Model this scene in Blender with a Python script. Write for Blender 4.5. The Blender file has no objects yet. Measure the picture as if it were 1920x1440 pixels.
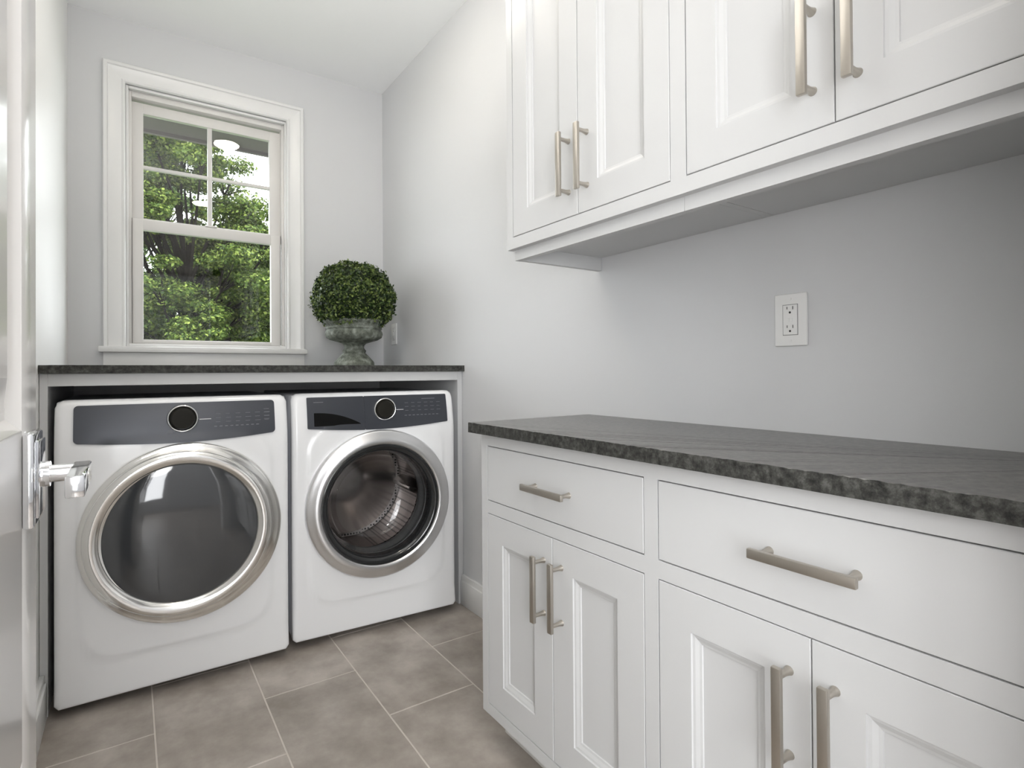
import bpy, bmesh, math, random
import numpy as np
from mathutils import Vector, Matrix
random.seed(7); np.random.seed(7)
PI = math.pi
sc = bpy.context.scene
COL = sc.collection

# ------------------------------------------------------------------ camera
CAM = (-1.26423, -3.21830, 1.06287)
cX = Vector((0.82457196, -0.56571711, -0.00672575))
cY = Vector((0.00170792, -0.00939894, 0.99995437))
cF = Vector((0.56575452, 0.82454582, 0.0067839))
cd = bpy.data.cameras.new('camera'); cam = bpy.data.objects.new('camera', cd); COL.objects.link(cam)
cam.matrix_world = Matrix(((cX.x, cY.x, -cF.x, CAM[0]), (cX.y, cY.y, -cF.y, CAM[1]), (cX.z, cY.z, -cF.z, CAM[2]), (0, 0, 0, 1)))
cd.sensor_width = 36; cd.sensor_fit = 'HORIZONTAL'; cd.lens = 36 * 1043.18 / 1920
cd.shift_y = -30.49 / 1920
cd.clip_start = 0.02
sc.camera = cam

# ------------------------------------------------------------------ view + world + light
sc.view_settings.view_transform = 'Standard'; sc.view_settings.look = 'None'
sc.view_settings.exposure = 0.16; sc.view_settings.gamma = 1.0
sc.view_settings.use_curve_mapping = False
w = bpy.data.worlds.new('overcast_sky'); sc.world = w; w.use_nodes = True
wn = w.node_tree; bg = wn.nodes['Background']
bg.inputs[0].default_value = (0.93, 0.97, 1.0, 1); bg.inputs[1].default_value = 7.0
sc.cycles.max_bounces = 10; sc.cycles.diffuse_bounces = 5; sc.cycles.glossy_bounces = 4
sc.cycles.transparent_max_bounces = 16; sc.cycles.transmission_bounces = 6
sc.cycles.sample_clamp_indirect = 4.0

def light(name, kind, loc, energy, rot=(0, 0, 0), size=0.3, sizey=None, col=(1, 1, 1), shape='DISK'):
    l = bpy.data.lights.new(name, kind); l.energy = energy; l.color = col
    o = bpy.data.objects.new(name, l); COL.objects.link(o); o.location = loc; o.rotation_euler = rot
    if kind == 'AREA':
        l.shape = shape; l.size = size
        if sizey: l.size_y = sizey
    if kind == 'POINT': l.shadow_soft_size = size
    if kind == 'SUN': l.angle = size
    return o
light('sun', 'SUN', (0, -3, 8), 6, (math.radians(42), 0, math.radians(-14)), 0.12, col=(1, .97, .9))
light('camera_side_fill', 'AREA', (-1.32, -3.50, 1.15), 5, (math.radians(96), 0, math.radians(-38)), 0.5, col=(1, .99, .98))  # added fill behind the camera, lifts the shade under the wall cabinets
light('ceiling_fill', 'AREA', (-1.15, -1.95, 2.02), 12.5, (PI - math.radians(8), 0, 0), 0.5, col=(1, .985, .96))  # added uplight with no lamp in the room, brightens the ceiling
light('hall_fill', 'AREA', (-1.76, -4.97, 1.35), 62, (PI / 2, 0, 0), 1.15, 2.2, (.96, .98, 1), 'RECTANGLE')  # added fill through the doorway; the hall has no window here

# ------------------------------------------------------------------ helpers
def tag(o, label=None, cat=None, group=None, kind=None):
    if label: o['label'] = label
    if cat: o['category'] = cat
    if group: o['group'] = group
    if kind: o['kind'] = kind
    return o
def empty(name, loc=(0, 0, 0), rz=0, **k):
    o = bpy.data.objects.new(name, None); COL.objects.link(o); o.location = loc; o.rotation_euler[2] = rz
    o.empty_display_size = .05
    return tag(o, **k)
def link(name, me, m, parent=None):
    o = bpy.data.objects.new(name, me); COL.objects.link(o)
    if m is not None:
        me.materials.clear()
        for q in (m if isinstance(m, (list, tuple)) else [m]): me.materials.append(q)
    if parent is not None: o.parent = parent
    return o
def obj(name, bm, m, parent=None, smooth=False, angle=None):
    bmesh.ops.recalc_face_normals(bm, faces=bm.faces[:])
    me = bpy.data.meshes.new(name); bm.to_mesh(me); bm.free()
    if smooth or angle:
        for p in me.polygons: p.use_smooth = True
        if angle: me.set_sharp_from_angle(angle=math.radians(angle))
    return link(name, me, m, parent)
def B(): return bmesh.new()
def box(bm, x0, x1, y0, y1, z0, z1, bev=0.0, seg=2):
    r = bmesh.ops.create_cube(bm, size=1)
    v = r['verts']
    for q in v:
        q.co = Vector((x0 + (q.co.x + .5) * (x1 - x0), y0 + (q.co.y + .5) * (y1 - y0), z0 + (q.co.z + .5) * (z1 - z0)))
    if bev > 0:
        e = list({e for q in v for e in q.link_edges})
        bmesh.ops.bevel(bm, geom=e, offset=bev, segments=seg, affect='EDGES', profile=.5)
    return bm
def bx(name, m, parent, *a, bev=0.0, seg=2):
    return obj(name, box(B(), *a, bev=bev, seg=seg), m, parent, angle=26 if bev else None)
def frame_of(d):
    d = Vector(d).normalized()
    a = Vector((0, 0, 1)) if abs(d.z) < .9 else Vector((1, 0, 0))
    u = d.cross(a).normalized(); return u, d.cross(u).normalized(), d
def tube(bm, pts, radii, n=12, cap=True):
    rings = []
    for i, p in enumerate(pts):
        a = Vector(pts[max(i - 1, 0)]); b = Vector(pts[min(i + 1, len(pts) - 1)])
        u, v, _ = frame_of(b - a)
        r = radii[i] if isinstance(radii, (list, tuple)) else radii
        rings.append([bm.verts.new(Vector(p) + (u * math.cos(2 * PI * k / n) + v * math.sin(2 * PI * k / n)) * r) for k in range(n)])
    for a, b in zip(rings, rings[1:]):
        for k in range(n): bm.faces.new((a[k], a[(k + 1) % n], b[(k + 1) % n], b[k]))
    if cap: bm.faces.new(rings[0][::-1]); bm.faces.new(rings[-1])
    return bm
def lathe_y(bm, c, prof, n=96, cap_end=True, cap_start=False, shift=None, scale=(1, 1)):
    """surface of revolution about the y axis through c; prof = (radius, forward) with forward towards -y"""
    rings = []
    for i, (r, h) in enumerate(prof):
        sx, sz = shift(i, r) if shift else (0, 0)
        if r < 1e-6: rings.append([bm.verts.new((c[0] + sx, c[1] - h, c[2] + sz))]); continue
        rings.append([bm.verts.new((c[0] + sx + r * scale[0] * math.cos(2 * PI * k / n), c[1] - h, c[2] + sz + r * scale[1] * math.sin(2 * PI * k / n))) for k in range(n)])
    for a, b in zip(rings, rings[1:]):
        for k in range(n):
            q = [a[k % len(a)], a[(k + 1) % len(a)], b[(k + 1) % len(b)], b[k % len(b)]]
            q = list(dict.fromkeys(q))
            if len(q) > 2: bm.faces.new(q)
    if cap_end and len(rings[-1]) > 1: bm.faces.new(rings[-1])
    if cap_start and len(rings[0]) > 1: bm.faces.new(rings[0])
    return bm
def lathe_z(bm, c, prof, n=64, mod=None):
    rings = []
    for i, (r, z) in enumerate(prof):
        if r < 1e-6: rings.append([bm.verts.new((c[0], c[1], c[2] + z))]); continue
        ring = []
        for k in range(n):
            t = 2 * PI * k / n; rr = r * (mod(i, z, t) if mod else 1)
            ring.append(bm.verts.new((c[0] + rr * math.cos(t), c[1] + rr * math.sin(t), c[2] + z)))
        rings.append(ring)
    for a, b in zip(rings, rings[1:]):
        for k in range(n):
            q = list(dict.fromkeys([a[k % len(a)], a[(k + 1) % len(a)], b[(k + 1) % len(b)], b[k % len(b)]]))
            if len(q) > 2: bm.faces.new(q)
    if len(rings[0]) > 1: bm.faces.new(rings[0])
    if len(rings[-1]) > 1: bm.faces.new(rings[-1])
    return bm

# ------------------------------------------------------------------ materials
def mat(name, col, rough=.5, metal=0, spec=.5, coat=0, **k):
    m = bpy.data.materials.new(name); m.use_nodes = True
    b = m.node_tree.nodes['Principled BSDF']
    b.inputs['Base Color'].default_value = (*col, 1); b.inputs['Roughness'].default_value = rough
    b.inputs['Metallic'].default_value = metal; b.inputs['Specular IOR Level'].default_value = spec
    b.inputs['Coat Weight'].default_value = coat; b.inputs['Coat Roughness'].default_value = .05
    return m
def N(m, t, **k):
    n = m.node_tree.nodes.new(t)
    for a, v in k.items(): setattr(n, a, v)
    return n
def K(m, a, b): m.node_tree.links.new(a, b)
def noise_col(m, cols, scale, detail=6, rough=.6, coord='Position', stretch=None, pos=None, vary=0):
    b = m.node_tree.nodes['Principled BSDF']
    g = N(m, 'ShaderNodeNewGeometry'); src = g.outputs['Position']
    if coord == 'Object':
        tc = N(m, 'ShaderNodeTexCoord'); src = tc.outputs['Object']
    if stretch:
        mp = N(m, 'ShaderNodeMapping'); mp.inputs['Scale'].default_value = stretch; K(m, src, mp.inputs[0]); src = mp.outputs[0]
    nz = N(m, 'ShaderNodeTexNoise'); nz.inputs['Scale'].default_value = scale; nz.inputs['Detail'].default_value = detail
    nz.inputs['Roughness'].default_value = rough; K(m, src, nz.inputs['Vector'])
    cr = N(m, 'ShaderNodeValToRGB'); e = cr.color_ramp.elements
    pos = pos or [i / (len(cols) - 1) * .5 + .25 for i in range(len(cols))]
    e[0].position = pos[0]; e[0].color = (*cols[0], 1); e[1].position = pos[-1]; e[1].color = (*cols[-1], 1)
    for p, c in list(zip(pos, cols))[1:-1]:
        x = e.new(p); x.color = (*c, 1)
    K(m, nz.outputs['Fac'], cr.inputs[0])
    out = cr.outputs[0]
    if vary:
        oi = N(m, 'ShaderNodeObjectInfo'); mr = N(m, 'ShaderNodeMapRange'); mr.inputs[3].default_value = 1 - vary; mr.inputs[4].default_value = 1 + vary
        K(m, oi.outputs['Random'], mr.inputs[0])
        mx = N(m, 'ShaderNodeVectorMath', operation='SCALE'); K(m, out, mx.inputs[0]); K(m, mr.outputs[0], mx.inputs['Scale']); out = mx.outputs[0]
    K(m, out, b.inputs['Base Color'])
    return nz, src
def bump(m, scale, strength, dist=.002, src=None, detail=3):
    b = m.node_tree.nodes['Principled BSDF']
    if src is None: src = N(m, 'ShaderNodeNewGeometry').outputs['Position']
    nz = N(m, 'ShaderNodeTexNoise'); nz.inputs['Scale'].default_value = scale; nz.inputs['Detail'].default_value = detail
    K(m, src, nz.inputs['Vector'])
    bp = N(m, 'ShaderNodeBump'); bp.inputs['Strength'].default_value = strength; bp.inputs['Distance'].default_value = dist
    K(m, nz.outputs['Fac'], bp.inputs['Height']); K(m, bp.outputs[0], b.inputs['Normal'])

WALL = mat('wall_paint_grey', (.635, .64, .65), .5, spec=.4); bump(WALL, 260, .12, .0006)
WALL_LIT = mat('wall_paint_lit', (.86, .86, .85), .42); bump(WALL_LIT, 260, .08, .0005)  # wall paint made paler: the left wall's brighter light put into the colour
CEIL = mat('ceiling_paint', (.95, .955, .96), .8)
TRIM = mat('trim_paint_white', (.78, .78, .775), .32); bump(TRIM, 120, .04, .0004)
CAB = mat('cabinet_lacquer_white', (.585, .588, .59), .42, spec=.3); bump(CAB, 150, .04, .0003)
CABIN = mat('cabinet_inside', (.62, .61, .58), .6)
SASH = mat('sash_vinyl', (.70, .685, .665), .38)
DOORP = mat('door_paint_gloss', (.82, .805, .79), .22, coat=.2)
NICK = mat('brushed_nickel', (.50, .465, .415), .36, 1)
def brush(m, st):
    g = N(m, 'ShaderNodeTexCoord'); mp = N(m, 'ShaderNodeMapping'); mp.inputs['Scale'].default_value = st
    K(m, g.outputs['Object'], mp.inputs[0]); bump(m, 60, .15, .0003, mp.outputs[0])
brush(NICK, (14, 14, 1))
CHROME = mat('chrome', (.86, .87, .89), .07, 1)
CHROMED = mat('chrome_door_ring', (.92, .91, .89), .16, 1)
SATIN = mat('satin_silver', (.80, .80, .81), .3, 1)
ENAM = mat('white_enamel', (.82, .825, .835), .24, coat=.25)
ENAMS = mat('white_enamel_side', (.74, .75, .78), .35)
BLACK = mat('black_gap', (.012, .012, .012), .6)
RUB = mat('rubber_gasket', (.085, .085, .085), .42)
BEZ = mat('smoked_bezel', (.016, .017, .018), .12, coat=.4)
PANEL = mat('control_panel_slate', (.040, .044, .054), .30, .25)
PANELD = mat('control_panel_recess', (.004, .004, .004), .7, spec=.1)
PRINT = mat('panel_print', (.17, .175, .19), .5)
PRINTW = mat('panel_pointer', (.85, .85, .85), .4)
DIALK = mat('dial_face', (.014, .013, .010), .5, spec=.15)
DRYG = mat('smoked_door_glass', (.042, .045, .049), .04, 0, spec=.9, coat=.4)
DRUM = mat('stainless_drum', (.52, .48, .46), .28, 1)
def drum_holes(m):
    b = m.node_tree.nodes['Principled BSDF']; tc = N(m, 'ShaderNodeTexCoord')
    v = N(m, 'ShaderNodeTexVoronoi'); v.inputs['Scale'].default_value = 70; v.inputs['Randomness'].default_value = 0
    K(m, tc.outputs['Object'], v.inputs['Vector'])
    cr = N(m, 'ShaderNodeValToRGB'); cr.color_ramp.elements[0].position = .28; cr.color_ramp.elements[0].color = (.03, .03, .03, 1)
    cr.color_ramp.elements[1].position = .36; cr.color_ramp.elements[1].color = (.55, .50, .48, 1)
    K(m, v.outputs['Distance'], cr.inputs[0]); K(m, cr.outputs[0], b.inputs['Base Color'])
drum_holes(DRUM)
DRUMP = mat('stainless_plate', (.36, .33, .315), .26, 1)
PLAST = mat('outlet_plastic', (.80, .80, .79), .3)
SLOT = mat('outlet_slot', (.02, .02, .02), .6)
# dark leathered granite
GRAN = mat('dark_granite', (.06, .06, .055), .3, spec=1.0)
noise_col(GRAN, [(.050, .048, .045), (.10, .096, .09), (.17, .163, .153)], 75, 8, .72, pos=[.36, .5, .66])
bump(GRAN, 140, .12, .0008)
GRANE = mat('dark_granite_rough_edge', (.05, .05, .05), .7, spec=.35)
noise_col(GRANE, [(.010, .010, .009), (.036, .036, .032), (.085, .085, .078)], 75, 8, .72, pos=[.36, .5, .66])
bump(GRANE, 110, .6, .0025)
# floor tile + grout
TILE = mat('floor_tile_porcelain', (.26, .23, .20), .42)
noise_col(TILE, [(.235, .205, .178), (.32, .285, .253), (.42, .38, .34)], 5.5, 9, .62, stretch=(1.15, 1, 1), pos=[.33, .5, .68], vary=.07)
bump(TILE, 60, .1, .0008)
GROUT = mat('grout', (.56, .515, .47), .85)
URN = mat('weathered_stone', (.2, .21, .18), .75)
noise_col(URN, [(.055, .062, .048), (.15, .165, .135), (.34, .37, .33)], 30, 7, .65, pos=[.34, .5, .7]); bump(URN, 90, .5, .002)
SOIL = mat('potting_soil', (.03, .022, .015), .9)
EAVE = mat('eave_paint', (.085, .075, .070), .7)
GRASS = mat('lawn', (.09, .16, .04), .9); noise_col(GRASS, [(.02, .04, .01), (.05, .08, .025)], 3, 6)
BARK = mat('bark', (.06, .05, .042), .9, spec=.02); noise_col(BARK, [(.002, .0018, .0016), (.007, .006, .005)], 9, 6); bump(BARK, 20, .6, .02)
def leafmat(name, cols, trans=.3, rough=.5):
    m = mat(name, cols[1], rough, spec=.12 if trans > .2 else .4); nt = m.node_tree; b = nt.nodes['Principled BSDF']
    g = N(m, 'ShaderNodeNewGeometry')
    cr = N(m, 'ShaderNodeValToRGB'); e = cr.color_ramp.elements
    e[0].position = 0; e[0].color = (*cols[0], 1); e[1].position = 1; e[1].color = (*cols[-1], 1)
    x = e.new(.5); x.color = (*cols[1], 1)
    K(m, g.outputs['Random Per Island'], cr.inputs[0]); K(m, cr.outputs[0], b.inputs['Base Color'])
    t = N(m, 'ShaderNodeBsdfTranslucent'); mx = N(m, 'ShaderNodeMixShader'); mx.inputs[0].default_value = trans
    K(m, cr.outputs[0], t.inputs[0]); K(m, b.outputs[0], mx.inputs[1]); K(m, t.outputs[0], mx.inputs[2])
    K(m, mx.outputs[0], nt.nodes['Material Output'].inputs[0])
    return m
LEAF = leafmat('tree_leaves', [(.014, .030, .006), (.052, .088, .015), (.175, .22, .05)], .35)
LEAFD = leafmat('tree_leaves_dark', [(.012, .028, .009), (.036, .065, .015), (.085, .125, .032)], .3)
BOXW = leafmat('boxwood_leaves', [(.006, .016, .004), (.034, .068, .014), (.20, .26, .07)], .12, .42)  # wide ramp puts highlights and shadows into the leaf colours
def glass(name, tint, refl, rough=0.0):
    m = bpy.data.materials.new(name); m.use_nodes = True; nt = m.node_tree
    nt.nodes.remove(nt.nodes['Principled BSDF'])
    t = N(m, 'ShaderNodeBsdfTransparent'); t.inputs[0].default_value = (*tint, 1)
    g = N(m, 'ShaderNodeBsdfGlossy'); g.inputs['Roughness'].default_value = rough; g.inputs[0].default_value = (1, 1, 1, 1)
    f = N(m, 'ShaderNodeLayerWeight'); f.inputs[0].default_value = .5
    pw = N(m, 'ShaderNodeMath', operation='POWER'); pw.inputs[1].default_value = 5; K(m, f.outputs['Facing'], pw.inputs[0])
    mu = N(m, 'ShaderNodeMath', operation='MULTIPLY_ADD'); mu.inputs[1].default_value = .9; mu.inputs[2].default_value = .045 * refl; K(m, pw.outputs[0], mu.inputs[0]); mu.use_clamp = True
    mx = N(m, 'ShaderNodeMixShader'); K(m, mu.outputs[0], mx.inputs[0]); K(m, t.outputs[0], mx.inputs[1]); K(m, g.outputs[0], mx.inputs[2])
    K(m, mx.outputs[0], nt.nodes['Material Output'].inputs[0]); return m
WGLASS = glass('window_glass', (.97, .975, .97), .55)
BOWL = glass('door_bowl_glass', (.84, .85, .86), 1.0, .01)
def emit(name, col, s):
    m = mat(name, col, .4); b = m.node_tree.nodes['Principled BSDF']
    b.inputs['Emission Color'].default_value = (*col, 1); b.inputs['Emission Strength'].default_value = s; return m
LAMP = emit('lamp_diffuser', (1, .93, .82), 5.0)

# ------------------------------------------------------------------ room shell
XL, H, YN = -1.498, 2.753, -3.112          # left wall, ceiling, near wall faces
W = 0.13
def struct(o): o['kind'] = 'structure'; return o
# window opening
OX0, OX1, OZ0, OZ1 = -1.281, -0.549, 1.166, 2.448
bm = B()
for a in ((XL - W, OX0, 0, W, 0, H), (OX1, W, 0, W, 0, H), (OX0, OX1, 0, W, 0, OZ0), (OX0, OX1, 0, W, OZ1, H)): box(bm, *a)
struct(obj('wall_back', bm, WALL))
struct(bx('wall_right', WALL, None, 0, W, YN - W, 0, 0, H))
struct(bx('wall_left', WALL_LIT, None, XL - W, XL, YN - W, 0, 0, H))
DX0, DX1, DH = -1.405, -0.57, 2.06
bm = B()
for a in ((XL, DX0, YN - W, YN, 0, H), (DX1, 0, YN - W, YN, 0, H), (DX0, DX1, YN - W, YN, DH, H)): box(bm, *a)
struct(obj('wall_front', bm, WALL))
struct(bx('ceiling', CEIL, None, XL - W, W, YN - W, W, H, H + .15))
fl = struct(bx('floor', GROUT, None, XL - W, W, YN - W, W, -.12, -.0012))
# tiles: 0.300 x 0.61 running bond along y
tw, tl, gp = .3015, .608, .0045
tb = box(B(), -tw / 2 + gp / 2, tw / 2 - gp / 2, -tl / 2 + gp / 2, tl / 2 - gp / 2, -.012, 0, bev=.0012, seg=1)
tm = bpy.data.meshes.new('floor_tile'); bmesh.ops.recalc_face_normals(tb, faces=tb.faces[:]); tb.to_mesh(tm); tb.free(); tm.materials.append(TILE)
def clip_tile(x0, x1, y0, y1):
    return obj('floor_tile', box(B(), x0, x1, y0, y1, -.012, 0, bev=.0012, seg=1), TILE, fl)
xs = [-1.206 + tw * i for i in range(-1, 4)]
for i, x in enumerate(xs):
    off = -1.254 if i % 2 == 0 else -1.57
    x0, x1 = max(x, XL) + gp / 2, min(x + tw, 0) - gp / 2
    for k in range(-4, 4):
        y0, y1 = off + tl * k, off + tl * (k + 1)
        y0, y1 = max(y0, YN - W), min(y1, 0)
        if y1 - y0 < .03 or x1 - x0 < .02: continue
        if x >= XL - .001 and x + tw <= .001 and abs(y1 - y0 - tl) < 1e-4:
            o = bpy.data.objects.new('floor_tile', tm); COL.objects.link(o); o.parent = fl; o.location = (x + tw / 2, (y0 + y1) / 2, 0)
        else: clip_tile(x0, x1, y0 + gp / 2, y1 - gp / 2)
# hall behind the doorway
HX0, HX1, HY = -2.3, .9, -5.0
struct(bx('floor_hall', TILE, None, HX0, HX1, HY, YN - W, -.12, 0))
struct(bx('ceiling_hall', CEIL, None, HX0 - W, HX1 + W, HY - W, YN - W, H, H + .15))
struct(bx('wall_hall_left', WALL, None, HX0 - W, HX0, HY, YN - W, 0, H))
struct(bx('wall_hall_right', WALL, None, HX1, HX1 + W, HY, YN - W, 0, H))
struct(bx('wall_hall_back', WALL, None, HX0 - W, HX1 + W, HY - W, HY, 0, H))
bm = B(); box(bm, HX0, XL - W - .001, YN - W, YN - W + .1, 0, H); box(bm, W + .001, HX1, YN - W, YN - W + .1, 0, H)
struct(obj('wall_hall_front', bm, WALL))
# baseboards
def baseboard(name, x0, x1, y0, y1, axis):
    bm = B(); h = .135
    if axis == 'x+': box(bm, x0, x0 + .014, y0, y1, 0, h, bev=.002); box(bm, x0, x0 + .02, y0, y1, 0, .11, bev=.003)
    else: box(bm, x1 - .014, x1, y0, y1, 0, h, bev=.002); box(bm, x1 - .02, x1, y0, y1, 0, .11, bev=.003)
    return struct(obj(name, bm, TRIM, None, angle=26))
baseboard('baseboard_left', XL, 0, -2.30, -.975, 'x+')
baseboard('baseboard_right', 0, 0, -1.842, -.975, 'x-')
# doorway casing (trim_1)
bm = B()
for x0, x1 in ((DX1, DX1 + .075),):
    box(bm, x0, x1, YN, YN + .018, 0, DH + .08, bev=.003)
box(bm, DX0 - .0, DX1 + .075, YN, YN + .018, DH, DH + .08, bev=.003)
box(bm, DX1 - .018, DX1, YN - W, YN, 0, DH, bev=.002); box(bm, DX0, DX0 + .012, YN - W, YN - .04, 0, DH, bev=.002)
box(bm, DX0 + .012, DX1 - .018, YN - W, YN, DH - .018, DH, bev=.002)
struct(obj('trim_1', bm, TRIM, None, angle=26))

# ------------------------------------------------------------------ window_1
win = empty('window_1', (0, 0, 0)); win['kind'] = 'structure'
CX0, CX1, CZ1 = -1.3687, -0.4661, 2.535
SZ = 1.194
def casing_piece(name, p0, p1, inward, up):
    """casing board profile swept between mitred corners"""
    pass
# profiled casing: outer back band, flat, inner bead (three pieces, mitred at the head)
prof = [(0, 0), (0, .022), (.004, .026), (.016, .026), (.020, .019), (.0255, .0165), (.072, .0145), (.0765, .0175), (.0835, .0175), (.0877, .012), (.0877, 0)]
def sweep(name, pts):  # pts: list of (x_at_t, z_at_t) functions for each profile point along start/end
    bm = B(); rows = []
    for (t, h) in prof:
        a, b = pts(t); rows.append([bm.verts.new((a[0], -h, a[1])), bm.verts.new((b[0], -h, b[1]))])
    for r, s in zip(rows, rows[1:]): bm.faces.new((r[0], r[1], s[1], s[0]))
    for k in (0, 1): bm.faces.new([r[k] for r in rows])
    return obj(name, bm, TRIM, win, angle=35)
sweep('casing', lambda t: ((CX0 + t, SZ), (CX0 + t, CZ1 - t)))
sweep('casing', lambda t: ((CX1 - t, SZ), (CX1 - t, CZ1 - t)))
sweep('casing', lambda t: ((CX0 + t, CZ1 - t), (CX1 - t, CZ1 - t)))
bm = B(); box(bm, -1.386, -.4545, -.040, 0.0, 1.1665, SZ, bev=.004); box(bm, OX0 + .001, OX1 - .001, -.002, .10, 1.1665, SZ, bev=.001)
obj('stool', bm, TRIM, win, angle=26)
bm = B(); box(bm, -1.3687, -.4661, -.017, 0, 1.094, 1.1665, bev=.002); box(bm, -1.3687, -.4661, -.020, 0, 1.094, 1.103, bev=.001)
obj('apron', bm, TRIM, win, angle=26)
bm = B()
for a in ((OX0 - .012, OX0, 0.002, W + .01, SZ, OZ1 + .012), (OX1, OX1 + .012, 0.002, W + .01, SZ, OZ1 + .012), (OX0, OX1, 0.002, W + .01, OZ1, OZ1 + .012)): box(bm, *a)
# stops in front of the sashes
for a in ((OX0, OX0 + .012, .004, .030, SZ, OZ1), (OX1 - .012, OX1, .004, .030, SZ, OZ1), (OX0 + .012, OX1 - .012, .004, .030, OZ1 - .014, OZ1), (OX0 + .012, OX1 - .012, .006, .030, SZ, SZ + .016)):
    box(bm, *a, bev=.002)
obj('jamb', bm, TRIM, win, angle=26)
# vinyl frame of the unit
bm = B()
for a in ((OX0, OX0 + .024, .032, .12, SZ, OZ1), (OX1 - .024, OX1, .032, .12, SZ, OZ1), (OX0 + .024, OX1 - .024, .032, .12, OZ1 - .040, OZ1), (OX0 + .024, OX1 - .024, .032, .12, SZ, SZ + .018)):
    box(bm, *a, bev=.002)
obj('window_frame', bm, SASH, win, angle=26)
def sash(name, x0, x1, z0, z1, y0, y1, g, mids=False):
    gx0, gx1, gz0, gz1 = g
    bm = B()
    box(bm, x0, gx0, y0, y1, z0, z1, bev=.0025); box(bm, gx1, x1, y0, y1, z0, z1, bev=.0025)
    box(bm, gx0 - .001, gx1 + .001, y0, y1, gz1, z1, bev=.0025); box(bm, gx0 - .001, gx1 + .001, y0, y1, z0, gz0, bev=.0025)
    s = obj(name, bm, SASH, win, angle=26)
    yg = (y0 + y1) / 2
    def pane(a, b, c, d): bx('pane', WGLASS, s, a, b, yg - .002, yg + .002, c, d)
    if mids:
        mx, mz, t = -.9185, 2.086, .0105
        m = B(); box(m, mx - t, mx + t, y0 + .003, y1 - .003, gz0 - .002, gz1 + .002, bev=.003)
        obj('muntin', m, SASH, s, angle=26)
        m = B(); box(m, gx0 - .002, gx1 + .002, y0 + .004, y1 - .004, mz - t * .85, mz + t * .85, bev=.003)
        obj('muntin', m, SASH, s, angle=26)
        for a, b in ((gx0, mx - t), (mx + t, gx1)):
            for c, d in ((gz0, mz - t * .85), (mz + t * .85, gz1)): pane(a, b, c, d)
    else: pane(gx0, gx1, gz0, gz1)
    return s
sash('upper_sash', -1.2580, -.5715, 1.785, 2.400, .068, .096, (-1.2090, -.6285, 1.831, 2.349), True)
for xx in (-1.2572, -.5806): bx('shadow_gap_strip', mat('shadow_gap_grey', (.16, .15, .15), .8), win, xx, xx + .0022, .0300, .034, 1.214, 1.818)  # dark strips painted in for the shadow gap beside the lower sash
sash('lower_sash', -1.2560, -.5800, 1.2125, 1.8190, .034, .064, (-1.2105, -.6285, 1.2315, 1.7665))
bx('sash_lock', SASH, win, -.945, -.89, .030, .066, 1.8192, 1.829, bev=.003)

# ------------------------------------------------------------------ door_1 (open leaf)
door = empty('door_1', (-1.3925, YN, 0)); door['kind'] = 'structure'
def local(x, y): return x + 1.3925, y - YN
dw = .767; dt = .035; fz = dt  # leaf in local coords: x 0..dt, y 0..dw
st = .105
bm = B()
box(bm, 0, dt, 0, st, .01, 2.04, bev=.0015); box(bm, 0, dt, dw - st, dw, .01, 2.04, bev=.0015)
for z0, z1 in ((.01, .24), (.66, 1.005), (1.93, 2.04)): box(bm, 0, dt, st - .001, dw - st + .001, z0, z1, bev=.0015)
obj('door_leaf', bm, DOORP, door, angle=26)
for z0, z1 in ((.24, .66), (1.005, 1.93)):
    bm = B()
    r = []
    for ins, x in ((0, dt - .001), (.012, dt - .012), (.020, dt - .012), (.055, dt - .004), (.2, dt - .004)):
        a = ins if ins < .2 else .056
        r.append([bm.verts.new((x, st + a, z0 + a)), bm.verts.new((x, dw - st - a, z0 + a)), bm.verts.new((x, dw - st - a, z1 - a)), bm.verts.new((x, st + a, z1 - a))])
    for p, q in zip(r, r[1:]):
        for k in range(4): bm.faces.new((p[k], p[(k + 1) % 4], q[(k + 1) % 4], q[k]))
    bm.faces.new(r[-1])
    back = [bm.verts.new((.006, v.co.y, v.co.z)) for v in r[0]]
    for k in range(4): bm.faces.new((r[0][k], r[0][(k + 1) % 4], back[(k + 1) % 4], back[k]))
    bm.faces.new(back)
    obj('door_panel', bm, DOORP, door)
hy = dw - .072
lz = .953
bm = B(); box(bm, dt, dt + .010, hy - .036, hy + .036, lz - .052, lz + .048, bev=.003); box(bm, dt + .010, dt + .013, hy - .028, hy + .028, lz - .043, lz + .039, bev=.0015)
obj('handle_plate', bm, CHROME, door, angle=26)
bm = B()
tube(bm, [(dt + .012, hy, lz), (dt + .020, hy, lz)], .014, 24)
tube(bm, [(dt + .020, hy, lz), (dt + .048, hy, lz)], .0095, 24)
box(bm, dt + .040, dt + .056, hy - .105, hy + .011, lz - .012, lz + .010, bev=.002)
obj('lever_handle', bm, CHROME, door, angle=26)
for z in (.25, 1.75):
    bm = B(); tube(bm, [(dt + .004, .004, z - .045), (dt + .004, .004, z + .045)], .006, 12); obj('hinge', bm, NICK, door, angle=26)

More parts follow.
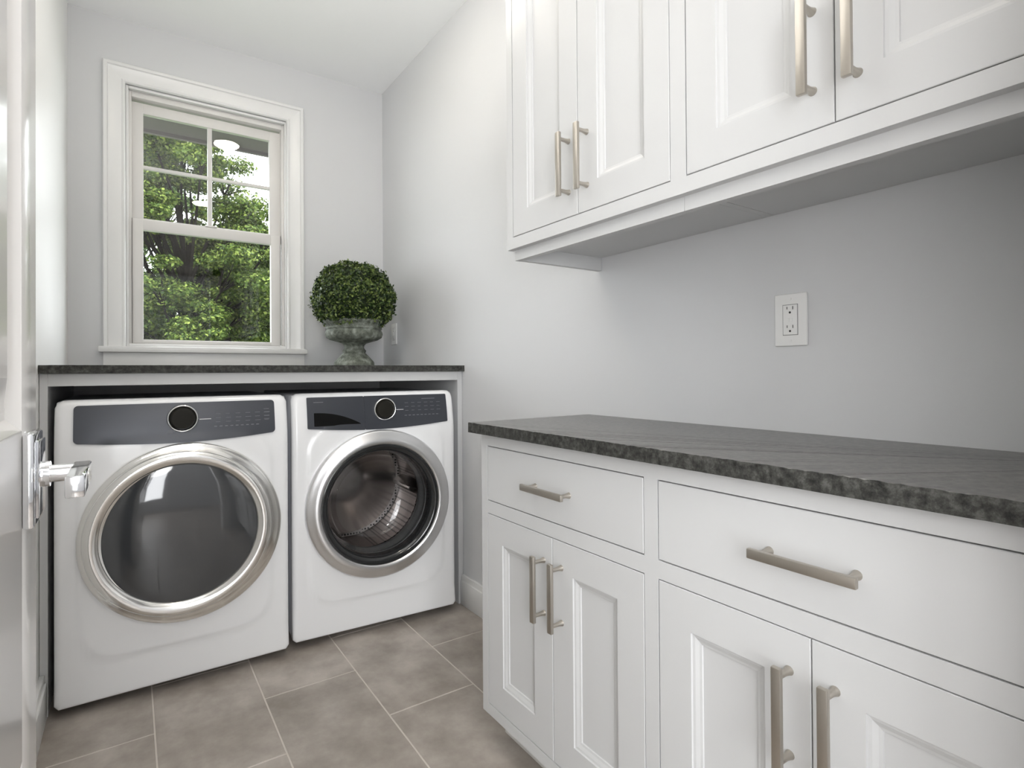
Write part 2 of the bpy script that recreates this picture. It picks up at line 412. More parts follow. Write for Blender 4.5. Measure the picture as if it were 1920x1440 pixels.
# ------------------------------------------------------------------ cabinets
def pull(cx, cy, cz, length, vertical, parent):
    """square bar pull on two flared posts; face of the door at x = cx, pull stands off towards -x"""
    bm = B(); L = length / 2; so = .030
    def P(a, s, x0, x1, hw0, hw1):
        for t in (0,):
            pass
    if vertical:
        box(bm, cx - so - .009, cx - so, cy - .0076, cy + .0076, cz - L, cz + L, bev=.0016)
    else:
        box(bm, cx - so - .009, cx - so, cy - L, cy + L, cz - .0078, cz + .0078, bev=.0016)
    for s in (-1, 1):
        d = s * (L - .0155)
        y, z = (cy, cz + d) if vertical else (cy + d, cz)
        tube(bm, [(cx - so, y, z), (cx - .012, y, z), (cx - .004, y, z), (cx, y, z)], [.0048, .0048, .0062, .0075], 16)
    o = obj('handle', bm, NICK, parent, angle=35)
    return o
def framed_door(name, xf, ya, yb, z0, z1, parent, stile=.073, th=.019):
    """inset door whose face lies at x = xf (towards -x); y from ya (far) to yb (near, smaller)"""
    y1, y0 = max(ya, yb), min(ya, yb)
    def ring(i, x): return [(x, y0 + i, z0 + i), (x, y1 - i, z0 + i), (x, y1 - i, z1 - i), (x, y0 + i, z1 - i)]
    seq = [(0, xf + th), (0, xf + .001), (.001, xf), (stile, xf), (stile + .001, xf + .0035), (stile + .006, xf + .0042), (stile + .013, xf + .0075), (stile + .0175, xf + .0085), (stile + .0185, xf + .0115), (stile + .0185, xf + th)]
    bm = B(); R = [[bm.verts.new(p) for p in ring(i, x)] for i, x in seq]
    for a, b in zip(R, R[1:] + R[:1]):
        for k in range(4): bm.faces.new((a[k], a[(k + 1) % 4], b[(k + 1) % 4], b[k]))
    d = obj(name, bm, CAB, parent)
    i = stile + .0185
    bx('door_panel', CAB, d, xf + .0112, xf + .0165, y0 + i, y1 - i, z0 + i, z1 - i)
    return d
g = .0022
def base_cabinet(y_far, ys_far, y_mid, ys_near, y_near, label, ends):
    XF, Z0, ZT = -.4292, .095, .888
    root = empty('base_cabinet', (-.2146, (y_far + y_near) / 2, 0), label=label, cat='cabinet', group='base cabinets along the right wall')
    L = Vector(root.location)
    def q(o): o.matrix_parent_inverse = Matrix.Translation(-L); return o
    # carcass
    bm = B()
    fy, ny = y_far - .001, y_near + .001
    box(bm, XF + .021, -.002, fy - .018, fy, Z0, ZT); box(bm, XF + .021, -.002, ny, ny + .018, Z0, ZT)
    box(bm, XF + .021, -.002, ny + .018, fy - .018, Z0, Z0 + .018); box(bm, -.010, -.002, ny + .018, fy - .018, Z0 + .018, ZT)
    box(bm, XF + .021, -.01, ny + .018, fy - .018, .680, .692)
    box(bm, XF + .075, -.002, ny, fy, 0, Z0)
    q(obj('carcass', bm, CABIN, root))
    # face frame
    bm = B()
    for a in ((ys_far, y_far, Z0, ZT), (y_near, ys_near, Z0, ZT)): box(bm, XF, XF + .021, a[0], a[1], a[2], a[3])
    for z0, z1 in ((.8533, ZT), (.6634, .6986), (Z0, .1255)): box(bm, XF, XF + .021, ys_near - .0005, ys_far + .0005, z0, z1, bev=.0004, seg=1)
    if ends: box(bm, XF + .019, -.001, fy - .0005, fy + .0008, Z0, ZT)
    q(obj('face_frame', bm, CAB, root))
    dr = q(bx('drawer', CAB, root, XF, XF + .019, ys_near + g, ys_far - g, .6986 + g, .8533 - g, bev=.001, seg=1))
    dr['label'] = 'flat white drawer front'
    pull(XF, (ys_near + ys_far) / 2, .7755, .160, False, dr)
    for (a, b, hs) in ((ys_far - g, y_mid + g / 2, -1), (y_mid - g / 2, ys_near + g, 1)):
        d = q(framed_door('cabinet_door', XF, a, b, .1255 + g, .6634 - g, root))
        hy_ = y_mid + .034 if hs < 0 else y_mid - .034
        pull(XF, hy_, .5355, .160, True, d)
    return root
YM = -2.4749
base_cabinet(-1.8434, -1.8733, -2.1669, -2.4580, YM, 'white base cabinet at the far end of the worktop, nearest the washing machine', True)
base_cabinet(YM, -2.4918, -2.7831, -3.0750, -3.1085, 'white base cabinet under the near end of the dark worktop, next to the doorway', False)

def rough_slab(name, x0, x1, y0, y1, z0, z1, nx, ny, front, m, parent=None, amp=.0016):
    """stone slab with an unevenly chipped front edge; front 'x' or 'y' (the low side)"""
    bm = box(B(), x0, x1, y0, y1, z0, z1)
    if front == 'x':
        e = [e for e in bm.edges if abs(e.verts[0].co.x - e.verts[1].co.x) < 1e-6 and abs(e.verts[0].co.z - e.verts[1].co.z) < 1e-6 and abs(e.verts[0].co.x - x0) < 1e-6]
    else:
        e = [e for e in bm.edges if abs(e.verts[0].co.y - e.verts[1].co.y) < 1e-6 and abs(e.verts[0].co.z - e.verts[1].co.z) < 1e-6 and abs(e.verts[0].co.y - y0) < 1e-6]
    r = bmesh.ops.subdivide_edges(bm, edges=e, cuts=ny)
    edge = [v for v in bm.verts if abs((v.co.x - x0) if front == 'x' else (v.co.y - y0)) < 1e-6]
    for v in edge:
        if v.co.z > (z0 + z1) / 2: v.co.z -= random.random() * amp
        if front == 'x': v.co.x += random.uniform(0, amp)
        else: v.co.y += random.uniform(0, amp)
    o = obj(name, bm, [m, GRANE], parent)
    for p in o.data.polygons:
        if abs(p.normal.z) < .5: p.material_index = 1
    return o
wt = rough_slab('worktop', -.4635, -.0005, -3.1105, -1.8254, .8892, .918, 1, 150, 'x', GRAN)
tag(wt, 'long dark grey granite worktop on the white base cabinets, rough front edge', 'worktop')

def wall_cabinet(y_far, ys_far, y_mid, ys_near, y_near, label, end):
    XF, Z0, ZT = -.3504, 1.4175, 2.50
    root = empty('wall_cabinet', (-.1752, (y_far + y_near) / 2, Z0), label=label, cat='cabinet', group='wall cabinets along the right wall')
    L = Vector(root.location)
    def q(o): o.matrix_parent_inverse = Matrix.Translation(-L); return o
    fy, ny = y_far - .0005, y_near + .0005
    bm = B()
    box(bm, XF + .021, -.001, fy - .018, fy - .0005, 1.43, ZT); box(bm, XF + .021, -.001, ny, ny + .018, 1.43, ZT)
    box(bm, XF + .021, -.001, ny + .018, fy - .018, 1.4297, 1.4477); box(bm, XF + .021, -.001, ny + .018, fy - .018, ZT - .018, ZT)
    box(bm, -.009, -.001, ny + .018, fy - .018, 1.4477, ZT - .018)
    q(obj('carcass', bm, CAB, root))
    bm = B(); top = 2.42
    for a in ((ys_far, y_far), (y_near, ys_near)): box(bm, XF, XF + .021, a[0], a[1], Z0, ZT)
    for z0, z1 in ((Z0, 1.4501), (top, ZT)): box(bm, XF, XF + .021, ys_near - .0005, ys_far + .0005, z0, z1, bev=.0004, seg=1)
    q(obj('face_frame', bm, CAB, root))
    bm = B(); box(bm, -.331, -.312, ny, fy - .010 if end else fy, 1.3879, 1.4176)
    if end: box(bm, -.330, -.001, fy - .0285, fy - .0100, 1.3881, 1.4300, bev=.001)
    q(obj('light_rail', bm, CAB, root, angle=26))
    bm = B(); box(bm, XF - .018, -.001, ny, fy, ZT, ZT + .05, bev=.004); box(bm, XF - .034, -.001, ny, fy, ZT + .05, ZT + .07, bev=.004)
    q(obj('crown_moulding', bm, CAB, root, angle=26))
    for (a, b, hs) in ((ys_far - g, y_mid + g / 2, -1), (y_mid - g / 2, ys_near + g, 1)):
        d = q(framed_door('cabinet_door', XF, a, b, 1.4501 + g, top - g, root, stile=.068))
        hy_ = y_mid + .034 if hs < 0 else y_mid - .034
        pull(XF, hy_, 1.5785, .160, True, d)
    return root
YU = -2.4845
wall_cabinet(-1.8667, -1.8952, -2.1793, -2.4655, YU, 'white wall cabinet at the far end of the upper row, towards the window', True)
wall_cabinet(YU, -2.5034, -2.7880, -3.0750, -3.1085, 'white wall cabinet at the near end of the upper row, at the right edge', False)

# ------------------------------------------------------------------ laundry surround + worktop
lw = rough_slab('laundry_worktop', XL + .001, -.0005, -.991, -.0005, 1.0657, 1.0927, 1, 90, 'y', GRAN, amp=.0006)
tag(lw, 'dark grey granite worktop above the washing machine and dryer, under the window', 'worktop')
su = empty('laundry_surround', (-.75, -.97, 0), label='white panel surround enclosing the washing machine and tumble dryer', cat='panelling')
Ls = Vector(su.location)
def qs(o): o.matrix_parent_inverse = Matrix.Translation(-Ls); return o
qs(bx('side_panel', CAB, su, XL + .001, -1.4765, -.970, -.001, 0, 1.0655, bev=.001, seg=1))
qs(bx('side_panel', CAB, su, -.0255, -.0012, -.970, -.001, 0, 1.0655, bev=.001, seg=1))
qs(bx('front_rail', CAB, su, -1.4765, -.0255, -.970, -.950, 1.0257, 1.0655, bev=.001, seg=1))
# ------------------------------------------------------------------ machines
def rr_sdf(x, z, hx, hz, r):
    qx, qz = abs(x) - hx + r, abs(z) - hz + r
    return math.hypot(max(qx, 0), max(qz, 0)) + min(max(qx, qz), 0) - r
def body_sdf(x, dz):
    return rr_sdf(x, dz, MW, (MZ1 - MZ0) / 2, .028 if dz > 0 else .007)
def sstep(a, b, x):
    t = min(max((x - a) / (b - a), 0), 1); return t * t * (3 - 2 * t)
MW, MZ0, MZ1 = .343, .03, .982
def front_h(x, z):
    """forward offset of the front skin at local x, height z"""
    h = .004 * (1 - sstep(-.016, 0, rr_sdf(x, z - .50, .292 - .03 * max(0, .35 - z), .355, .11)))
    if z > .80: h -= .030 * ((z - .80) / .18) ** 1.7
    return h
def edge_round(x, z):
    hz = (MZ1 - MZ0) / 2; d = -body_sdf(x, z - (MZ0 + hz))
    R = .020 if z > .12 else .008 + .012 * max(0, (z - .03) / .09)
    return 0 if d > R else -(R - math.sqrt(max(R * R - (R - d) ** 2, 0)))
def front_skin(cz, r0, hole):
    hz = (MZ1 - MZ0) / 2; mz = MZ0 + hz; n = 224; nr = 44
    bm = B(); rings = []
    ts = [0] + [.5 * (i / 24) for i in range(1, 25)] + [.5 + .5 * (1 - (1 - i / 20) ** 2.2) for i in range(1, 21)]
    for t in ts:
        ring = []
        for k in range(n):
            th = 2 * PI * k / n; dx, dz = math.cos(th), math.sin(th)
            lo, hi = .2, 1.2
            for _ in range(26):
                m = (lo + hi) / 2
                if body_sdf(dx * m, cz + dz * m - mz) < 0: lo = m
                else: hi = m
            rad = r0 + (lo - r0) * t
            x, z = dx * rad, cz + dz * rad
            ring.append(bm.verts.new((x, -(front_h(x, z) + edge_round(x, z)), z)))
        rings.append(ring)
    for a, b in zip(rings, rings[1:]):
        for k in range(n): bm.faces.new((a[k], a[(k + 1) % n], b[(k + 1) % n], b[k]))
    if not hole:
        c = [bm.verts.new((v.co.x, v.co.y + .03, v.co.z)) for v in rings[0]]
        for k in range(n): bm.faces.new((rings[0][k], rings[0][(k + 1) % n], c[(k + 1) % n], c[k]))
        bm.faces.new(c)
    else:
        c = [bm.verts.new((v.co.x, v.co.y + .05, v.co.z)) for v in rings[0]]
        for k in range(n): bm.faces.new((rings[0][k], rings[0][(k + 1) % n], c[(k + 1) % n], c[k]))
    o = [bm.verts.new((v.co.x, .045, v.co.z)) for v in rings[-1]]
    for k in range(n): bm.faces.new((rings[-1][k], rings[-1][(k + 1) % n], o[(k + 1) % n], o[k]))
    return bm
def panel_patch(x0, x1, zb, zt, off, th=.004, nx=60, nz=10, r=.012):
    """patch following the raked front, zb(x)/zt(x) give lower and upper edge"""
    bm = B(); F = []
    xs_ = [x0 + (x1 - x0) * (.5 - .5 * math.cos(PI * i / nx)) for i in range(nx + 1)]
    for x in xs_:
        d = min(x - x0, x1 - x); k = 0 if d > r else r - math.sqrt(max(r * r - (r - d) ** 2, 0))
        a, b = zb(x) + k, zt(x) - k; col = []
        for j in range(nz + 1):
            z = a + (b - a) * j / nz
            col.append(bm.verts.new((x, -(front_h(x, z) + off), z)))
        F.append(col)
    for a, b in zip(F, F[1:]):
        for j in range(nz): bm.faces.new((a[j], b[j], b[j + 1], a[j + 1]))
    edge = [c[0] for c in F] + F[-1][1:] + [c[-1] for c in F[::-1]][1:] + F[0][::-1][1:-1]
    bk = [bm.verts.new((v.co.x, v.co.y + th, v.co.z)) for v in edge]
    n = len(edge)
    for k in range(n): bm.faces.new((edge[k], edge[(k + 1) % n], bk[(k + 1) % n], bk[k]))
    return bm
def surf(x, z): return -front_h(x, z)
def print_bars(bm, rows, y_off=.0062, t=.0004):
    for (x0, x1, z0, z1) in rows:
        y = surf((x0 + x1) / 2, (z0 + z1) / 2) - y_off
        slope = 0
        box(bm, x0, x1, y - t, y + .002, z0, z1)
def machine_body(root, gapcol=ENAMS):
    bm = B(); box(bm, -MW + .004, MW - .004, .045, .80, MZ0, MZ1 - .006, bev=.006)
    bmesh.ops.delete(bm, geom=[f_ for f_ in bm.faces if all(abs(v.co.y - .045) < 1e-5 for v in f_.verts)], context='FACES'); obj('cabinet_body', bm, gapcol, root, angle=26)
    for sx in (-1, 1):
        for y in (.10, .72): obj('foot', tube(B(), [(sx * .28, y, 0), (sx * .28, y, .012), (sx * .28, y, MZ0 + .004)], [.022, .022, .012], 16), BLACK, root, angle=26)
def dial(root, x, z):
    y = surf(x, z)
    bm = lathe_y(B(), (x, y, z), [(.046, .004), (.0475, .010), (.0465, .0165), (.0435, .0185), (.0405, .0175), (.038, .012), (.036, .0095)], 64, cap_end=True)
    d = obj('dial', bm, CHROME, root, angle=50)
    bm = lathe_y(B(), (x, y, z), [(.0375, .0095), (.0355, .019), (.033, .0225), (.015, .0235), (0, .0237)], 48)
    k = obj('dial_face', bm, DIALK, d, angle=50)
    return d
def lower_edge(x): return .846 - .017 * math.cos(min(abs(x) / .30, 1) * PI / 2)

# tumble dryer -----------------------------------------------------
dr = empty('tumble_dryer', (-1.1165, -1.0165, 0), label='white front-loading tumble dryer with smoked glass door, left of the washing machine', cat='dryer')
DC = (0.0115, .527)
f = obj('front_panel', front_skin(DC[1], .262, False), ENAM, dr, angle=50)
machine_body(dr)
zt = lambda x: .9635
obj('control_panel', panel_patch(-.295, .295, lower_edge, zt, .0055), PANEL, dr, angle=26)
dial(dr, 0.0, .910)
bm = B(); print_bars(bm, [(.0505, .086, .9035, .9055)]); obj('dial_pointer', bm, PRINTW, dr)
rows = []
R = random.Random(3)
for i in range(6):
    for j in range(3):
        x = .10 + i * .032; rows.append((x, x + .013 + .006 * R.random(), .892 + .014 * j, .8934 + .014 * j))
for i in range(9): rows.append((.095 + i * .017, .104 + i * .017, .8760, .8790))
for j in range(4): rows.append((.258, .276, .895 + .012 * j, .8965 + .012 * j))
rows += [(-.045, -.022, .868, .8705), (-.045, -.03, .862, .8635)]
bm = B(); print_bars(bm, rows); o = obj('panel_print', bm, PRINT, dr); o['label'] = 'faint printed programme markings'; o['kind'] = 'stuff'
zc = DC[1]
def ring_y(r): return 0
# outer ring, and the inner ring set off to the left of it
outer = [(.3005, -.004), (.3010, .010), (.2985, .019), (.2935, .023), (.289, .0215), (.2865, .0235), (.277, .029), (.262, .033), (.245, .034), (.236, .030)]
bm = lathe_y(B(), (DC[0], -.004, zc), outer, 128, cap_end=False)
obj('door_ring', bm, CHROMED, dr, angle=60)
inner = [(.2745, .026), (.2725, .0345), (.268, .040), (.258, .0435), (.246, .0425), (.236, .038), (.2295, .032), (.2275, .024)]
bm = lathe_y(B(), (-.001, -.004, zc + .003), inner, 128, cap_end=False)
obj('door_bezel', bm, CHROMED, dr, angle=60)
gl = [(.2285, .022), (.2275, .0265), (.215, .0285), (.19, .031), (.15, .0335), (.10, .0355), (.05, .0365), (0, .0368)]
bm = lathe_y(B(), (-.001, -.004, zc + .003), gl, 128)
obj('door_glass', bm, DRYG, dr, angle=60)

# washing machine --------------------------------------------------
wa = empty('washing_machine', (-.4125, -1.0085, 0), math.radians(-3.0), label='white front-loading washing machine with clear glass door, right of the tumble dryer', cat='washing machine')
wz = .525
obj('front_panel', front_skin(wz, .262, True), ENAM, wa, angle=50)
machine_body(wa)
bm = B(); zt2 = lambda x: .966
obj('control_panel', panel_patch(-.0618, .305, lower_edge, zt2, .0055, r=.004), PANEL, wa, angle=26)
dd = obj('detergent_drawer', panel_patch(-.287, -.0632, lower_edge, zt2, .0062, r=.004), PANEL, wa, angle=26)
# scooped grip in the drawer front
def zb3(x): return .853
def zt3(x):
    t = (x + .262) / .185; return .853 + .050 * (1 - max(t, 0) ** 2.2) * (1 if t > .0 else 1) + .002
bm = panel_patch(-.262, -.080, zb3, zt3, .0068, r=.002); obj('drawer_grip', bm, PANELD, dd, angle=26)
dial(wa, .022, .910)
bm = B(); print_bars(bm, [(.0735, .104, .9045, .9065)]); obj('dial_pointer', bm, PRINTW, wa)
rows = []
for i in range(6):
    for j in range(3):
        x = .112 + i * .029; rows.append((x, x + .011 + .006 * R.random(), .900 + .016 * j, .9014 + .016 * j))
for i in range(9): rows.append((.108 + i * .018, .118 + i * .018, .8790, .8815))
rows += [(.19, .25, .947, .9495), (-.262, -.225, .945, .9475)]
bm = B(); print_bars(bm, rows, .0068); o = obj('panel_print', bm, PRINT, wa); o['label'] = 'faint printed programme markings'; o['kind'] = 'stuff'
ring = [(.3010, -.004), (.3015, .012), (.2990, .020), (.293, .0245), (.284, .026), (.272, .0335), (.262, .037), (.252, .0375), (.2455, .034), (.2435, .027)]
obj('door_ring', lathe_y(B(), (0, -.004, wz), ring, 128, cap_end=False), SATIN, wa, angle=60)
bez = [(.2450, .026), (.2440, .0310), (.2385, .0325), (.228, .029), (.219, .020), (.2145, .010), (.2125, -.012), (.2125, -.03)]
obj('door_bezel', lathe_y(B(), (0, -.004, wz), bez, 128, cap_end=False), BEZ, wa, angle=60)
inb = [(.2140, .004), (.205, -.02), (.196, -.06), (.182, -.105), (.165, -.128), (.10, -.14), (0, -.143)]
obj('door_glass', lathe_y(B(), (0, -.004, wz), inb, 96), BOWL, wa, angle=60)
gas = [(.262, -.030), (.240, -.036), (.222, -.032), (.2125, -.036), (.2125, -.050), (.224, -.060), (.224, -.075), (.208, -.085), (.206, -.105), (.218, -.125), (.222, -.150), (.268, -.155)]
obj('door_gasket', lathe_y(B(), (0, -.004, wz), gas, 96, cap_end=False), RUB, wa, angle=60)
dm = obj('drum', lathe_y(B(), (0, -.004, wz), [(.222, -.158), (.258, -.165), (.262, -.18), (.262, -.50), (.24, -.515)], 96, cap_end=False), DRUM, wa, angle=26)
obj('drum_back', lathe_y(B(), (0, -.004, wz), [(.262, -.512), (.16, -.50), (.12, -.485), (.05, -.48), (0, -.48)], 64), DRUMP, dm, angle=26)
for k in range(3):
    a = PI / 2 + .5 + k * 2 * PI / 3
    bm = B(); rg = []
    for y, hgt, wd in ((.19, .03, .020), (.22, .055, .032), (.34, .06, .036), (.44, .055, .032), (.49, .03, .020)):
        ring_ = []
        for (t, hh) in ((-1, 0), (-.75, .55), (-.3, .95), (0, 1), (.3, .95), (.75, .55), (1, 0)):
            rr = .263 - hh * hgt; aa = a + t * wd / .262
            ring_.append(bm.verts.new((rr * math.cos(aa), y, wz + rr * math.sin(aa))))
        rg.append(ring_)
    for p, q_ in zip(rg, rg[1:]):
        for i in range(6): bm.faces.new((p[i], p[i + 1], q_[i + 1], q_[i]))
    bm.faces.new(rg[0]); bm.faces.new(rg[-1])
    obj('drum_paddle', bm, DRUMP, dm, angle=26)
tub = obj('tub', lathe_y(B(), (0, -.004, wz), [(.275, -.16), (.275, -.53), (0, -.53)], 48), BLACK, wa)

# ------------------------------------------------------------------ potted boxwood
PX, PY, PZ = -.297, -.35, 1.0930
pot = empty('potted_boxwood', (PX, PY, PZ), label='round clipped boxwood ball in a mossy stone urn on the laundry worktop', cat='potted plant')
S_ = .985
prof_u = [(.100, 0), (.104, .006), (.103, .022), (.098, .030), (.090, .036), (.078, .050), (.064, .064), (.057, .072), (.060, .078), (.061, .085), (.055, .091), (.050, .100), (.052, .112), (.062, .122),
          (.090, .131), (.120, .140), (.138, .152), (.145, .168), (.144, .182), (.139, .190), (.141, .194), (.146, .199), (.143, .204), (.147, .212), (.154, .222), (.162, .231), (.163, .239), (.158, .242), (.150, .240), (.140, .225), (.12, .215), (.0, .215)]
def flute(i, z, t):
    if .118 < z < .188: return 1 + .035 * abs(math.sin(t * 11)) * math.sin((z - .118) / .07 * PI)
    if .03 < z < .066: return 1 + .02 * abs(math.sin(t * 9))
    return 1
u = obj('urn', lathe_z(B(), (0, 0, 0), [(r * S_, z) for r, z in prof_u], 132, flute), URN, pot, angle=50)
obj('soil', lathe_z(B(), (0, 0, 0), [(.14, .218), (.10, .232), (0, .236)], 32), SOIL, pot)
def leaves(name, P, Nn, size, m, parent, jitter=.6, aspect=.55):
    """P (n,3) positions, Nn (n,3) normals -> one mesh of little folded leaves"""
    n = len(P); rnd = np.random.RandomState(len(P))
    nn = Nn + rnd.normal(0, jitter, (n, 3)); nn /= np.linalg.norm(nn, axis=1)[:, None]
    a = rnd.normal(0, 1, (n, 3)); a -= nn * (a * nn).sum(1)[:, None]; a /= np.linalg.norm(a, axis=1)[:, None]
    b = np.cross(nn, a); s = size * rnd.uniform(.65, 1.3, (n, 1))
    v = np.empty((n, 4, 3)); v[:, 0] = P - a * s * .5; v[:, 1] = P + b * s * aspect * .5 - nn * s * .08; v[:, 2] = P + a * s * .55 - nn * s * .15; v[:, 3] = P - b * s * aspect * .5 - nn * s * .08
    me = bpy.data.meshes.new(name); me.vertices.add(n * 4); me.vertices.foreach_set('co', v.reshape(-1))
    idx = np.arange(n)[:, None] * 4 + np.array([[0, 1, 2, 0, 2, 3]])
    # two triangles per leaf share the midrib
    me.loops.add(n * 6); me.loops.foreach_set('vertex_index', idx.reshape(-1).astype(np.int32))
    me.polygons.add(n * 2); me.polygons.foreach_set('loop_start', np.arange(n * 2, dtype=np.int32) * 3)
    me.update(calc_edges=True); me.validate()
    o = link(name, me, m, parent); o['kind'] = 'stuff'; return o
rnd = np.random.RandomState(5)
n = 11500
d = rnd.normal(0, 1, (n, 3)); d /= np.linalg.norm(d, axis=1)[:, None]
RB = .208; bc = np.array([0, 0, .352])
lump = 1 + .035 * np.sin(d[:, 0] * 9 + 1) * np.sin(d[:, 2] * 11) + .03 * np.sin(d[:, 1] * 13 + d[:, 2] * 7)
rad = RB * lump * (1 - np.abs(rnd.normal(0, .055, n))) + rnd.exponential(.003, n)
P = bc + d * rad[:, None] * np.array([1, 1, .93]); keep = P[:, 2] > .205
leaves('foliage', P[keep], d[keep], .0165, BOXW, pot, .75, .62)
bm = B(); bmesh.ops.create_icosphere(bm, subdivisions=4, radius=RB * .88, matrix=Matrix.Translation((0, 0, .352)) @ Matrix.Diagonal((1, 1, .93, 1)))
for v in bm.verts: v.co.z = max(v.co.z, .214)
obj('shade_core', bm, mat('boxwood_shade', (.012, .022, .008), .9), pot)  # solid dark core standing in for the shade between the leaves
bm = B(); tube(bm, [(-.19, -.02, .36), (-.215, -.025, .368), (-.232, -.03, .371)], [.0015, .0012, .0008], 6); obj('sprig', bm, BARK, pot)

# ------------------------------------------------------------------ outlets
def outlet(y0, y1, z0, z1, label):
    cy, cz = (y0 + y1) / 2, (z0 + z1) / 2
    r = empty('wall_outlet', (0, cy, cz), label=label, cat='outlet')
    hw, hh = abs(y1 - y0) / 2, (z1 - z0) / 2
    bm = B(); box(bm, -.0062, -.0003, -hw, hw, -hh, hh, bev=.003, seg=3); obj('cover_plate', bm, PLAST, r, angle=26)
    bm = B(); box(bm, -.0078, -.004, -.0168, .0168, -.0345, .0345, bev=.001); rc = obj('receptacle', bm, PLAST, r, angle=26)
    bm = B(); box(bm, -.0065, -.0058, -.0180, .0180, -.0357, .0357); obj('receptacle_gap', bm, mat('gap_grey', (.2, .2, .2), .6), r)
    bm = B()
    for s in (1, -1):
        z = s * .0215 + .002
        box(bm, -.0082, -.0077, -.0075, -.0060, z, z + .0075); box(bm, -.0082, -.0077, .0060, .0075, z + .001, z + .0070)
        tube(bm, [(-.0082, 0, z - .0065), (-.0075, 0, z - .0065)], .0026, 12)
    obj('slots', bm, SLOT, rc)['kind'] = 'stuff'
    for a in (-.0060, .001): obj('test_button', box(B(), -.0086, -.0077, a, a + .005, -.004, .004, bev=.0004), PLAST, rc)
    for s in (-1, 1): obj('screw', tube(B(), [(-.0070, 0, s * .0485), (-.0060, 0, s * .0485)], .0028, 12), PLAST, r)
outlet(-2.4845, -2.5615, 1.1175, 1.2385, 'white double power outlet on the grey wall above the long worktop')
outlet(-.137, -.2155, 1.2225, 1.3445, 'white outlet plate in the corner behind the potted boxwood')

# ------------------------------------------------------------------ ceiling lights (out of frame; flush pair seen in reflections)
def fill_globe(x, y, label, strength):
    o = empty('ceiling_light', (x, y, H), label=label, cat='ceiling light')
    obj('canopy', lathe_z(B(), (0, 0, 0), [(.060, -.0005), (.060, -.012), (.040, -.022), (.012, -.026)], 40), NICK, o, angle=26)
    obj('stem', lathe_z(B(), (0, 0, 0), [(.007, -.02), (.007, -.35), (.03, -.355), (.034, -.375)], 24), NICK, o, angle=26)
    r = .10; c = -.465
    obj('globe', lathe_z(B(), (0, 0, c), [(r * math.sin(a), -r * math.cos(a)) for a in [PI * k / 24 * .91 for k in range(25)]], 48), emit('opal_globe', (1, .955, .90), strength), o, angle=60)
fill_globe(-.95, -3.95, 'added opal globe fill lamp in the unseen hall behind the camera', 45)  # hall lamp added out of view as extra fill
def flush_light(x, y, label, strength, r=.085):
    o = empty('ceiling_light', (x, y, H), label=label, cat='ceiling light', group='small flush ceiling lights')
    obj('light_rim', lathe_z(B(), (0, 0, 0), [(r + .014, -.0005), (r + .014, -.010), (r + .006, -.014), (r, -.012)], 48), TRIM, o, angle=26)
    obj('diffuser', lathe_z(B(), (0, 0, 0), [(r - .001, -.002), (r - .003, -.018), (r * .85, -.026), (r * .4, -.031), (0, -.032)], 48), emit('warm_diffuser', (1, .90, .76), strength), o, angle=60)
flush_light(-.68, -1.15, 'small round flush ceiling light in the laundry room, nearer the window', 55)
flush_light(-.68, -2.85, 'small round flush ceiling light in the laundry room, nearer the doorway', 28)

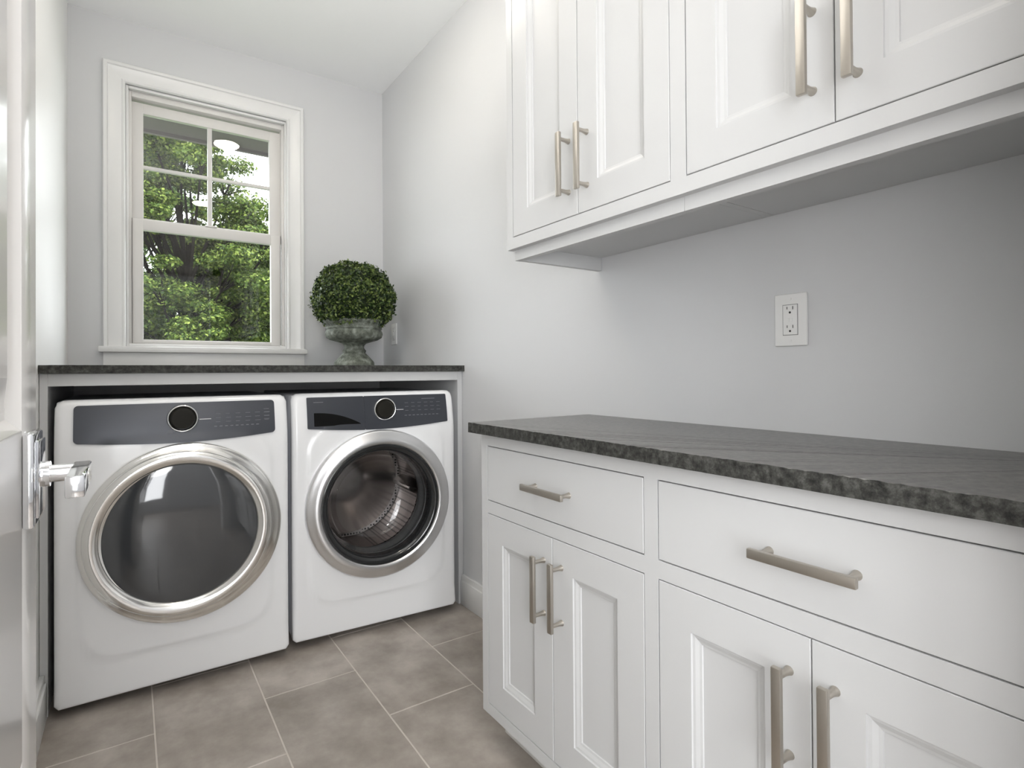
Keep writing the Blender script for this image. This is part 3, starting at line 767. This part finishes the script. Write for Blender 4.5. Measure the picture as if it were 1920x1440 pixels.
# ------------------------------------------------------------------ outside
bm = B(); box(bm, -14, 14, W + .02, 40, -.62, -.6); struct(obj('ground', bm, GRASS))
ev = B(); box(ev, -4, 3, .14, .60, 2.475, 2.60); box(ev, -4, 3, .60, .625, 2.455, 2.64); box(ev, -4, 3, .14, .17, 2.44, 2.475)
struct(obj('trim_2', ev, EAVE))
def tree(name, base, trunk_h, blobs, nleaf, leafsize, m, label, seed, trunk_r=.16, sub=7):
    R_ = random.Random(seed); rs = np.random.RandomState(seed)
    root = empty(name, base, label=label, cat='tree', group='trees outside the window')
    bm = B()
    tp = [(0, 0, 0), (.05, .02, trunk_h * .35), (-.04, .05, trunk_h * .7), (.02, 0, trunk_h)]
    tube(bm, tp, [trunk_r * .8, trunk_r * .6, trunk_r * .42, trunk_r * .2], 10)
    PP = []; NN = []
    for (bx_, by_, bz_, br_) in blobs:
        c = Vector((bx_, by_, bz_)); s = Vector(tp[1]).lerp(Vector(tp[3]), min(1, max(0, (bz_ - 1.2) / (trunk_h * 1.2) * R_.uniform(.6, 1.0))))
        mid = s.lerp(c, .5) + Vector((R_.uniform(-.15, .15), R_.uniform(-.15, .15), R_.uniform(-.25, .05)))
        tube(bm, [s, mid, c], [trunk_r * .26, trunk_r * .16, trunk_r * .07], 6)
        for _ in range(sub):
            dd_ = Vector((R_.gauss(0, 1), R_.gauss(0, 1), R_.gauss(0, .6))).normalized() * br_ * R_.uniform(.5, 1.05)
            e = c + dd_; tube(bm, [mid.lerp(c, .7), c + dd_ * .4, e], [trunk_r * .1, trunk_r * .05, .006], 5)
            k = max(20, int(nleaf * br_ ** 2)); rr = br_ * R_.uniform(.32, .5)
            g_ = rs.normal(0, 1, (k, 3)); g_ /= np.linalg.norm(g_, axis=1)[:, None]
            rad_ = rr * rs.uniform(.35, 1.05, (k, 1))
            PP.append(np.array(e) + g_ * rad_ * np.array([1.25, 1.25, .62])); NN.append(g_ * .6 + np.array([0, 0, .8]))
    obj('trunk', bm, BARK, root, angle=60)
    leaves('foliage', np.vstack(PP), np.vstack(NN), leafsize, m, root, .5, .6)
def blobs(seed, n, xr, yr, zr, rr, skip=None):
    q = random.Random(seed); out = []
    while len(out) < n:
        b = (q.uniform(*xr), q.uniform(*yr), q.uniform(*zr), q.uniform(*rr))
        if skip and skip(b): continue
        out.append(b)
    return out
# near tree: trunk left of the lower sash centre, crown thinning out towards the upper right
sk = lambda b: (b[0] > 1.0 and b[2] > 4.5) or (b[0] > .2 and b[2] > 5.5)
tree('leafy_tree', (-.48, 8.0, -.6), 3.6, blobs(11, 64, (-1.2, 1.9), (-.9, .9), (1.6, 6.1), (.4, .62), sk), 1750, .062, LEAF, 'tree nearest the window, its trunk showing in the lower pane', 1)
tree('leafy_tree', (1.9, 11.8, -.6), 3.2, blobs(12, 50, (-1.9, 1.6), (-1, 1), (1.4, 4.6), (.5, .8)), 800, .08, LEAF, 'bushy green tree filling the right half of the window', 2)
tree('leafy_tree', (-1.9, 14.6, -.6), 3.4, blobs(13, 50, (-1.6, 2.2), (-1, 1), (1.4, 7.0), (.6, .9)), 560, .09, LEAFD, 'darker green tree behind, at the left of the window', 3)
tree('leafy_tree', (1.0, 18.5, -.6), 3.0, blobs(14, 50, (-4.5, 4.5), (-1, 1), (1.0, 4.4), (.8, 1.1)), 300, .11, LEAFD, 'distant low tree line at the bottom of the window view', 4)
